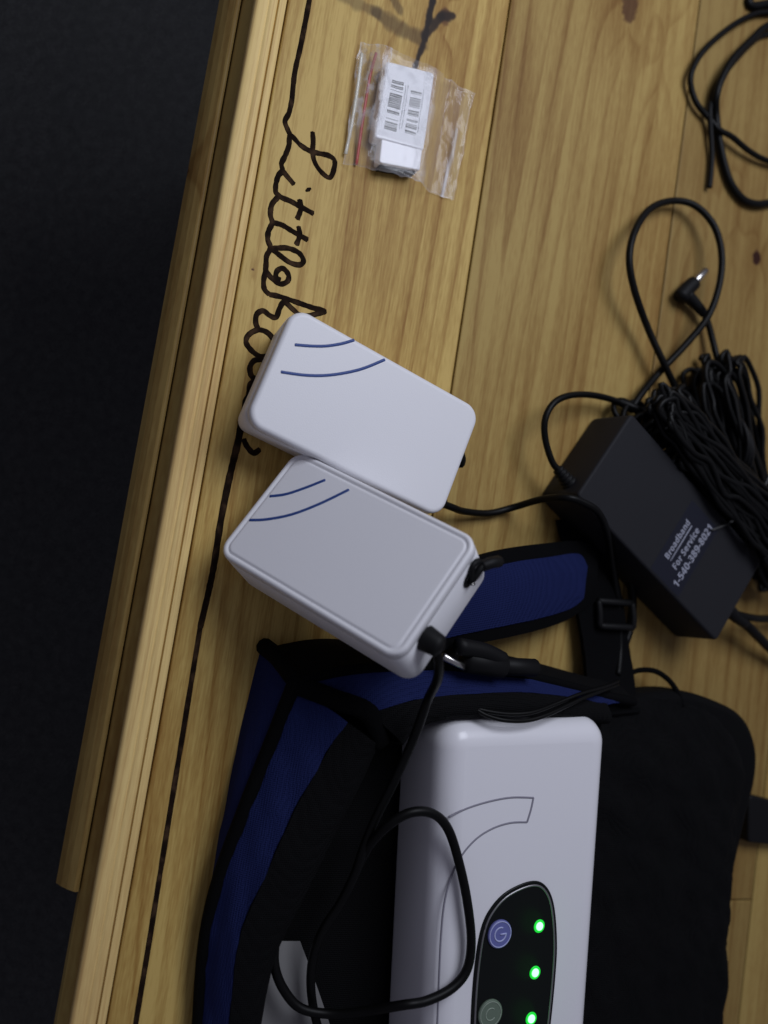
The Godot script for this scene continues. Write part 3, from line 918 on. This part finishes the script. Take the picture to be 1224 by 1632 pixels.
func build_power_adapter() -> void:
	var c0 := Vector2(88.5, -24.0)
	var t := thing("power_adapter", "matte black power brick with printed service label and cords at both ends", "power adapter", Vector3(154, 0, -14))
	var st := begin()
	slab(st, round_poly([c0, c0 + ACROSS * 59.0, c0 + ACROSS * 59.0 + LONG * 126.0, c0 + LONG * 126.0], 4.0, 5), 0.5, 30.0, 1.6, 1.5, 1.2)
	obj("body", st, M.adapter, t)
	st = begin()
	var p := c0 + LONG * 62.0 + ACROSS * 3.0
	slab(st, round_poly([p, p + ACROSS * 47.0, p + ACROSS * 47.0 + LONG * 25.0, p + LONG * 25.0], 1.0, 3), 29.9, 30.1, 0.05, 0.05)
	obj("label", st, M.label_navy, t)
	var lines := [["Broadband", Vector2(160.0, -14.0), 25.0], ["For Service", Vector2(166.8, -10.2), 27.0], ["1-540-389-8021", Vector2(172.6, -7.4), 41.0]]
	for l in lines:
		var tm := TextMesh.new()
		var f := SystemFont.new()
		f.font_names = PackedStringArray(["Droid Sans"])
		f.font_weight = 700
		tm.font = f
		tm.font_size = 48
		tm.text = l[0]
		tm.depth = 0.0002
		tm.pixel_size = 0.001
		var wide := tm.get_aabb().size.x
		tm.pixel_size = 0.001 * float(l[2]) * 0.001 / maxf(wide, 0.0001)
		tm.depth = 0.00015
		var o := MeshInstance3D.new()
		o.mesh = tm
		o.material_override = M.text_grey
		o.name = "printed_text"
		t.add_child(o, true)
		o.transform = Transform3D(Basis(Vector3(ACROSS.x, 0, ACROSS.y), Vector3(-LONG.x, 0, -LONG.y), Vector3.UP), v(Vector3(l[1].x, 30.2, l[1].y)))
	st = begin()
	var u := Vector2(163.0, -12.4)
	tube(st, [Vector3(u.x - ACROSS.x * 12.0, 30.12, u.y - ACROSS.y * 12.0), Vector3(u.x + ACROSS.x * 12.0, 30.12, u.y + ACROSS.y * 12.0)], 0.4, 1, 6, 0.4)
	obj("printed_rule", st, M.text_grey, t)
	st = begin()
	tube(st, [Vector3(100, 17, -30), Vector3(93.4, 17, -32.7), Vector3(86.5, 17, -37.6)], 4.2, 5, 10, 1.0, 2.4)
	for k in 5:
		var q := Vector3(94.5, 17, -32.0).lerp(Vector3(87.0, 17, -37.2), k / 4.0)
		tube(st, [q, q + Vector3(-0.9, 0, -0.6)], 4.4 - k * 0.35, 1, 10)
	obj("strain_relief", st, M.rubber, t)
	st = begin()
	tube(st, way("adapter_lead"), 1.75)
	obj("lead", st, M.cord, t)
	st = begin()
	tube(st, [Vector3(216, 17, 16), Vector3(224, 16.5, 20), Vector3(234, 15.5, 23.5)], 4.4, 4, 10, 1.0, 2.8)
	obj("strain_relief", st, M.rubber, t)
	st = begin()
	tube(st, way("adapter_cable"), 2.9)
	obj("lead", st, M.cord, t)
	st = begin()
	tube(st, way("adapter_cable_b"), 2.3)
	obj("lead", st, M.cord, t)

func box_outline(l: float, w: float, r: float) -> PackedVector2Array:
	return round_poly([Vector2(-l / 2, -w / 2), Vector2(l / 2, -w / 2), Vector2(l / 2, w / 2), Vector2(-l / 2, w / 2)], r, 8)

func build_wireless_boxes() -> void:
	var labels := ["white plastic box with two blue arcs lying flat over the handwriting", "white plastic box with blue arcs propped up on the blue case"]
	for k in 2:
		var t := thing("wireless_box", labels[k], "wireless device", Vector3.ZERO, "white boxes with blue arcs")
		var hh := 29.0 if k == 0 else 28.0
		var L := 101.0 if k == 0 else 96.5
		var W := 56.0 if k == 0 else 57.5
		if k == 0:
			var tilt := deg_to_rad(1.6)
			t.transform = Transform3D(Basis(Vector3.UP, deg_to_rad(-13.4)) * Basis(Vector3.BACK, tilt), Vector3(-0.0290, 0.0312, -0.0376))
		else:
			t.transform = Transform3D(Basis(Vector3(0.5601, 0.766, 0.3155), Vector3(-0.6747, 0.6427, -0.3629), Vector3(-0.4807, -0.0096, 0.8768)).orthonormalized(), Vector3(-0.0432, 0.0562, 0.0229))
		var o := box_outline(L, W, 8.0 if k == 0 else 7.0)
		var st := begin()
		var lean := 2.3 if k == 0 else 0.0
		loft(st, o, [[lean + 2.1, -hh], [lean + 1.7, -hh], [lean + 0.6, -hh + 0.6], [lean, -hh + 2.0], [0.0, -5.7], [0.3, -5.3], [0.8, -5.2]])
		obj("body", st, M.white, t)
		st = begin()
		var rings := [[0.6, -5.4], [0.1, -5.0], [0.1, -2.2]]
		if k == 0:
			for i in 6:
				var q := PI / 2 * i / 5.0
				rings.append([0.1 + 2.0 * (1.0 - cos(q)), -2.0 + 2.0 * sin(q)])
			rings.append([2.5, 0.0])
		else:
			for i in 5:
				var q := PI / 2 * i / 4.0
				rings.append([0.1 + 1.3 * (1.0 - cos(q)), -1.3 + 1.3 * sin(q)])
			rings.append([2.0, 0.0])
			rings.append([2.5, -0.55])
			rings.append([2.9, -0.6])
			rings.append([3.4, -0.1])
			rings.append([3.9, 0.0])
			rings.append([4.4, 0.0])
		loft(st, o, rings)
		obj("lid", st, M.white, t)
		var arcs := [[[-43.6, -12.2], [-36.5, -15.4], [-30.8, -18.5], [-24.8, -22.9], [-20.2, -27.2]], [[-44.5, 1.4], [-33.5, -2.7], [-23.4, -8.2], [-12.5, -16.6], [-3.6, -26.2]]]
		if k == 1:
			arcs = [[[-43.9, -3.9], [-38.0, -8.0], [-32.2, -14.3], [-26.3, -21.8]], [[-44.6, 9.6], [-37.8, 5.7], [-29.1, -1.5], [-21.1, -11.4], [-13.8, -22.7]]]
		for a in arcs:
			st = begin()
			var pts := []
			for q in a:
				pts.append(Vector3(q[0], 0.02, q[1]))
			tube(st, pts, 0.75, 6, 6, 0.14)
			obj("blue_arc", st, M.blue_print, t)
		# cable glands on the end face
		st = begin()
		if k == 0:
			tube(st, [Vector3(46, -15, 18), Vector3(50, -15.5, 17.6), Vector3(57.5, -18, 16.2)], 4.6, 4, 10, 1.0, 2.6)
			obj("gland", st, M.rubber, t)
			st = begin()
			tube(st, [Vector3(47, -12, -8), Vector3(51, -11, -8.6), Vector3(55, -12, -6.0), Vector3(57, -15, -4.0)], 2.3, 5, 8)
			tube(st, [Vector3(50, -11, -8.4), Vector3(51, -10, -10.6), Vector3(53.5, -11, -9.5)], 1.8, 5, 8)
			obj("knotted_tie", st, M.rubber, t)
		else:
			tube(st, [Vector3(45, -9.4, 13.8), Vector3(50, -9.4, 13.8), Vector3(55, -10.0, 13.8)], 6.0, 4, 12, 1.0, 4.4)
			obj("gland", st, M.rubber, t)
			st = begin()
			ring_on_face(st, Vector3(48.0, -12.5, -16.8), 3.4, 1.1)
			obj("eyelet", st, M.rubber, t)
			st = begin()
			tube(st, [Vector3(48.6, -16.0, -16.6), Vector3(49.4, -12.5, -16.8), Vector3(49.2, -8.2, -18.0), Vector3(48.9, -6.4, -20.5), Vector3(49.2, -8.5, -23.5)], 1.4, 5, 8)
			tube(st, [Vector3(48.4, -14.0, -15.4), Vector3(50.0, -12.0, -17.8), Vector3(50.6, -10.8, -22.0), Vector3(51.0, -12.6, -26.5), Vector3(52.0, -17.5, -31.0)], 1.6, 5, 8)
			tube(st, [Vector3(50.5, -11.0, -23.0), Vector3(52.5, -13.0, -27.0), Vector3(53, -17, -30)], 2.4, 4, 8)
			obj("knotted_tie", st, M.rubber, t)
			st = begin()
			tube(st, [Vector3(50.2, -15.4, -16.3), Vector3(50.4, -13.4, -15.2)], 0.6, 1, 6)
			obj("clip", st, M.metal, t)

func ring_on_face(st: SurfaceTool, c: Vector3, r: float, thick: float) -> void:
	var pts := []
	for k in 21:
		var q := TAU * k / 20.0
		pts.append(c + Vector3(0, cos(q) * r, sin(q) * r))
	tube(st, pts, thick, 1, 8)

func label_image() -> ImageTexture:
	var im := Image.create(256, 384, false, Image.FORMAT_RGB8)
	im.fill(Color(0.86, 0.86, 0.88))
	var ink := Color(0.06, 0.06, 0.08)
	var r := RandomNumberGenerator.new()
	r.seed = 4
	# u runs across the sticker, v along it; the bars lie across
	for col: Array in [[34, 68, 70, 345], [146, 62, 110, 345]]:
		var y: int = col[2]
		while y < int(col[3]):
			var h := r.randi_range(3, 9)
			if r.randf() < 0.72:
				im.fill_rect(Rect2i(col[0], y, col[1], h), ink)
			y += h + r.randi_range(2, 4)
			if r.randf() < 0.03:
				y += 10
	for x: int in [112, 124, 214]:
		var y := 90
		while y < 320:
			var h := r.randi_range(4, 12)
			im.fill_rect(Rect2i(x, y, r.randi_range(3, 6), h), Color(0.35, 0.35, 0.40))
			y += h + r.randi_range(2, 5)
	im.generate_mipmaps()
	return ImageTexture.create_from_image(im)

func build_packet() -> void:
	var t := thing("plug_dongle", "small white plug in dongle with barcode sticker inside the clear bag", "dongle", Vector3(-26, 0, -190))
	var st := begin()
	slab(st, round_poly([Vector2(-39.9, -212.3), Vector2(-14.1, -217.1), Vector2(-13.4, -176.9), Vector2(-39.9, -173.5)], 1.5, 4), 1.0, 9.0, 1.0, 0.8)
	obj("case", st, M.white_gloss, t)
	st = begin()
	slab(st, round_poly([Vector2(-36.0, -176.0), Vector2(-14.0, -178.5), Vector2(-13.5, -166.8), Vector2(-35.2, -162.8)], 1.0, 3), 1.6, 8.4, 0.6, 0.5)
	obj("plug_sleeve", st, M.white_gloss, t)
	st = begin()
	slab(st, round_poly([Vector2(-34.0, -165.0), Vector2(-15.0, -168.0), Vector2(-14.8, -165.2), Vector2(-33.8, -161.2)], 0.4, 3), 1.8, 6.4, 0.3, 0.3)
	obj("plug_end", st, M.rubber, t)
	st = begin()
	var m := mat(Color.WHITE, 0.45)
	m.albedo_texture = label_image()
	var c := [Vector3(-39.2, 9.12, -211.4), Vector3(-15.0, 9.12, -216.0), Vector3(-14.4, 9.12, -178.4), Vector3(-39.3, 9.12, -175.4)]
	var uv := [Vector2(0, 0), Vector2(1, 0), Vector2(1, 1), Vector2(0, 1)]
	for i: int in [0, 1, 2, 0, 2, 3]:
		st.set_uv(uv[i])
		st.add_vertex(v(c[i]))
	obj("barcode_sticker", st, m, t)

	var b := thing("zip_bag", "clear crumpled plastic zip bag with a red seal line", "plastic bag", Vector3(-21, 0, -191))
	var n := FastNoiseLite.new()
	n.seed = 12
	n.frequency = 0.055
	n.noise_type = FastNoiseLite.TYPE_SIMPLEX
	n.fractal_type = FastNoiseLite.FRACTAL_RIDGED
	n.fractal_octaves = 3
	var n2 := FastNoiseLite.new()
	n2.seed = 77
	n2.frequency = 0.03
	var nu := 110
	var nv := 100
	var q := [Vector2(-52.3, -220.0), Vector2(13.2, -222.0), Vector2(10.6, -163.0), Vector2(-50.8, -158.5)]
	var grid := []
	var alpha := []
	for j in nv + 1:
		var row := []
		var arow := []
		for i in nu + 1:
			var fu := float(i) / nu
			var fv := float(j) / nv
			var p: Vector2 = (q[0] as Vector2).lerp(q[1], fu).lerp((q[3] as Vector2).lerp(q[2], fu), fv)
			p += Vector2(n2.get_noise_2d(p.y, 5.0), n2.get_noise_2d(p.x, 90.0)) * 2.6
			var dx := maxf(maxf(-40.5 - p.x, p.x + 13.0), 0.0)
			var dz := maxf(maxf(-216.5 - p.y, p.y + 163.0), 0.0)
			var d := sqrt(dx * dx + dz * dz)
			var hgt := 0.9 + 8.7 * (1.0 - smoothstep(0.0, 11.0, d))
			var inside := 1.0 - smoothstep(0.0, 3.0, d)
			var rg := n.get_noise_2d(p.x * 0.42, p.y * 0.26)
			var rp := maxf(rg, 0.0)
			hgt += 2.4 * rp * (1.0 - inside * 0.95) + 0.7 * absf(n2.get_noise_2d(p.x * 1.6, p.y * 1.6))
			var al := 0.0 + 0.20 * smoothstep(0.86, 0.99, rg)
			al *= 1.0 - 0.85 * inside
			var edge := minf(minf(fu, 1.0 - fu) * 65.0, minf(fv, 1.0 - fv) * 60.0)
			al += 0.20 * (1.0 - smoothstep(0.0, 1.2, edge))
			# stretched shoulder right of the dongle with its highlight painted white, and the doubled seal strip at the left
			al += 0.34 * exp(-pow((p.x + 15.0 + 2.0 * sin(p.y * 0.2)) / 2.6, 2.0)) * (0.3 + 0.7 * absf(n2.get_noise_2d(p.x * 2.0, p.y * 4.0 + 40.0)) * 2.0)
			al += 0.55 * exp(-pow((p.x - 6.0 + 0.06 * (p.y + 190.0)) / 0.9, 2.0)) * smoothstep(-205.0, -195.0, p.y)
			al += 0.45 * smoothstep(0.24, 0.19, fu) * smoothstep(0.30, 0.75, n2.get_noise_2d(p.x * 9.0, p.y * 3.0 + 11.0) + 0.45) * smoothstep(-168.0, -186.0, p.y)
			row.append(Vector3(p.x, hgt, p.y))
			arow.append(clampf(al, 0.0, 0.8))
		grid.append(row)
		alpha.append(arow)
	st = begin()
	var folds := begin()
	for j in nv:
		for i in nu:
			var top := 0.0
			for k: Array in [[0, 0], [1, 0], [1, 1], [0, 0], [1, 1], [0, 1]]:
				st.add_vertex(v(grid[j + k[1]][i + k[0]]))
				top = maxf(top, alpha[j + k[1]][i + k[0]])
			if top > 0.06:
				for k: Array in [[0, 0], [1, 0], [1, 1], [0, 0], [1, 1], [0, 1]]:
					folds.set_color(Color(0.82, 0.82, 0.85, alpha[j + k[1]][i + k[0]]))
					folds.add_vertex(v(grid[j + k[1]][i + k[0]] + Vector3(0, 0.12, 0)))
	var film := obj("film", st, M.clear, b)
	obj("crease_glint", folds, M.crease_glint, film)
	st = begin()
	tube(st, way("zip"), 0.8, 6, 6, 0.4)
	obj("red_seal", st, M.zip_red, b)
	st = begin()
	tube(st, way("zip_rib"), 0.9, 6, 6, 0.5)
	var rib := mat(Color(0.9, 0.9, 0.86, 0.5), 0.2)
	rib.transparency = BaseMaterial3D.TRANSPARENCY_ALPHA
	obj("seal_rib", st, rib, b)

func build_cables() -> void:
	# hank of thin black cord with the drawn-out loop and the plug at its tip
	var t := thing("cable_hank", "tied hank of black cord with a drawn out loop and barrel plug", "cable", Vector3(200, 0, -70))
	var st := begin()
	var bend := FastNoiseLite.new()
	bend.seed = 19
	bend.frequency = 0.9
	for k in 58:
		var layer := k % 12
		var group := 0 if k < 24 else (1 if k < 42 else 2)
		var a: Vector2 = [Vector2(186, -124), Vector2(148, -92), Vector2(133, -84)][group]
		var b: Vector2 = [Vector2(268, -8), Vector2(246, -26), Vector2(244, -20)][group]
		a += Vector2(rng.randf_range(-4, 12), rng.randf_range(-5, 9))
		b += Vector2(rng.randf_range(-22, 8), rng.randf_range(-18, 12))
		var mid := (a + b) * 0.5
		var ax := (b - a) * 0.5
		var cr := Vector2(-ax.y, ax.x).normalized()
		var wide: float = rng.randf_range(5.0, 20.0) if group == 0 else (rng.randf_range(4.0, 14.0) if group == 1 else rng.randf_range(3.0, 9.0))
		var off := rng.randf_range(-8.0, 9.0) if group < 2 else rng.randf_range(-4.0, 4.0)
		var lift: float = [0.0, 6.0, 30.0][group]
		var step: float = 1.9 if group < 2 else 0.5
		var pts := []
		for i in 24:
			var q := TAU * i / 23.0
			var p := mid + ax * cos(q) + cr * (sin(q) * wide * (0.75 - 0.35 * cos(q)) + off * sin(q * 0.5))
			p += Vector2(bend.get_noise_2d(cos(q) * 2.0 + k * 7.0, sin(q) * 2.0), bend.get_noise_2d(cos(q) * 2.0 + k * 7.0, sin(q) * 2.0 + 50.0)) * 7.0
			pts.append(Vector3(p.x, 3.0 + lift + layer * step * (0.45 + 0.55 * absf(sin(q * 0.5 + 0.6))) + 1.2 * sin(q * 2.0 + k), p.y))
		tube(st, pts, 1.55, 3, 8)
	for k in 9:
		var pts := []
		for i in 18:
			var q := TAU * i / 17.0
			pts.append(Vector3(133 + (9.0 + k % 3) * cos(q + k) + k * 4.0, 8 + k * 2.6 + 3.0 * sin(q), -80 + (7.0 + k % 2 * 3.0) * sin(q + k * 0.7) + k * 2.6))
		tube(st, pts, 1.6, 3, 8)
	tube(st, way("knot"), 2.4, 5, 8)
	tube(st, way("loop"), 2.0, 6, 10)
	tube(st, way("plug_lead"), 1.9, 5, 8)
	obj("cord", st, M.cord, t)
	st = begin()
	tube(st, way("plug_boot"), 2.6, 4, 10, 1.0, 4.0)
	tube(st, way("plug_head"), 4.6, 4, 10, 1.0, 4.2)
	obj("plug", st, M.rubber, t)
	st = begin()
	tube(st, way("plug_tip"), 2.1, 2, 12)
	obj("plug_tip", st, M.metal, t)
	st = begin()
	var wrap := []
	for i in 26:
		var q := TAU * 3.0 * i / 25.0
		wrap.append(Vector3(205 + i * 0.25 + cos(q) * 4.0, 15 + sin(q) * 13.0, -78 + i * 0.2 + cos(q) * 16.0))
	tube(st, wrap, 1.5, 3, 8)
	obj("tie_wrap", st, M.rubber, t)

	t = thing("grey_lead", "thin grey lead lying across the black cord hank", "cable", Vector3(215, 28, -50))
	st = begin()
	tube(st, way("grey_wire"), 0.7, 6, 8)
	obj("wire", st, mat(lin(0.035, 0.035, 0.035), 0.5), t)

	t = thing("box_lead", "black lead running from the flat white box over the power brick corner", "cable", Vector3(80, 0, -15))
	st = begin()
	tube(st, way("box_cable"), 1.8)
	obj("cord", st, M.cord, t)

	t = thing("hanging_lead", "black lead dropping from the propped white box into the open case", "cable", Vector3(0, 20, 130))
	st = begin()
	tube(st, way("cord_hang"), 2.0)
	obj("cord", st, M.cord, t)
	st = begin()
	tube(st, way("cord_loop"), 2.1)
	obj("cord_loop", st, M.cord, t)

	t = thing("thin_leads", "pair of thin black leads along the back end of the battery", "cable", Vector3(80, 45, 78))
	for key: String in ["thin_a", "thin_b"]:
		st = begin()
		tube(st, way(key), 1.05, 6, 8)
		obj("strand", st, M.cord, t)

	t = thing("barrel_connector", "black barrel connector with a bare metal pin on the case rim", "connector", Vector3(45, 42, 62))
	st = begin()
	var bw := way("barrel")
	tube(st, [bw[0], bw[1]], 5.6, 2, 12)
	tube(st, [bw[1], bw[2]], 4.2, 2, 12)
	tube(st, way("barrel_b"), 4.0, 4, 10)
	obj("sleeve", st, M.rubber, t)
	st = begin()
	tube(st, way("barrel_pin"), 1.7, 2, 12)
	obj("pin", st, M.metal, t)

	t = thing("far_cable", "loosely coiled black cable at the far end of the table", "cable", Vector3(200, 0, -290))
	st = begin()
	tube(st, way("far_a"), 1.75)
	tube(st, way("far_b"), 2.3)
	tube(st, way("far_d"), 2.6)
	obj("cord", st, M.cord, t)
	st = begin()
	tube(st, way("far_c"), 1.6)
	obj("tie_tail", st, M.rubber, t)

	t = thing("cord_end", "short loose black cord end beside the strap", "cable", Vector3(154, 4, 25))
	st = begin()
	tube(st, way("tie_end"), 2.4)
	obj("cord", st, M.cord, t)

	t = thing("cable_clip", "small black clip at the right edge beside the open lid", "clip", Vector3(282, 0, 139))
	st = begin()
	slab(st, round_poly([Vector2(262, 122), Vector2(300, 127), Vector2(304, 152), Vector2(266, 150)], 3.0, 4), 0.4, 8.0, 1.5, 0.4)
	obj("body", st, M.rubber, t)
	st = begin()
	tube(st, [Vector3(296, 5, 130), Vector3(318, 5, 120), Vector3(345, 4, 122)], 2.4, 5, 8)
	obj("lead", st, M.cord, t)
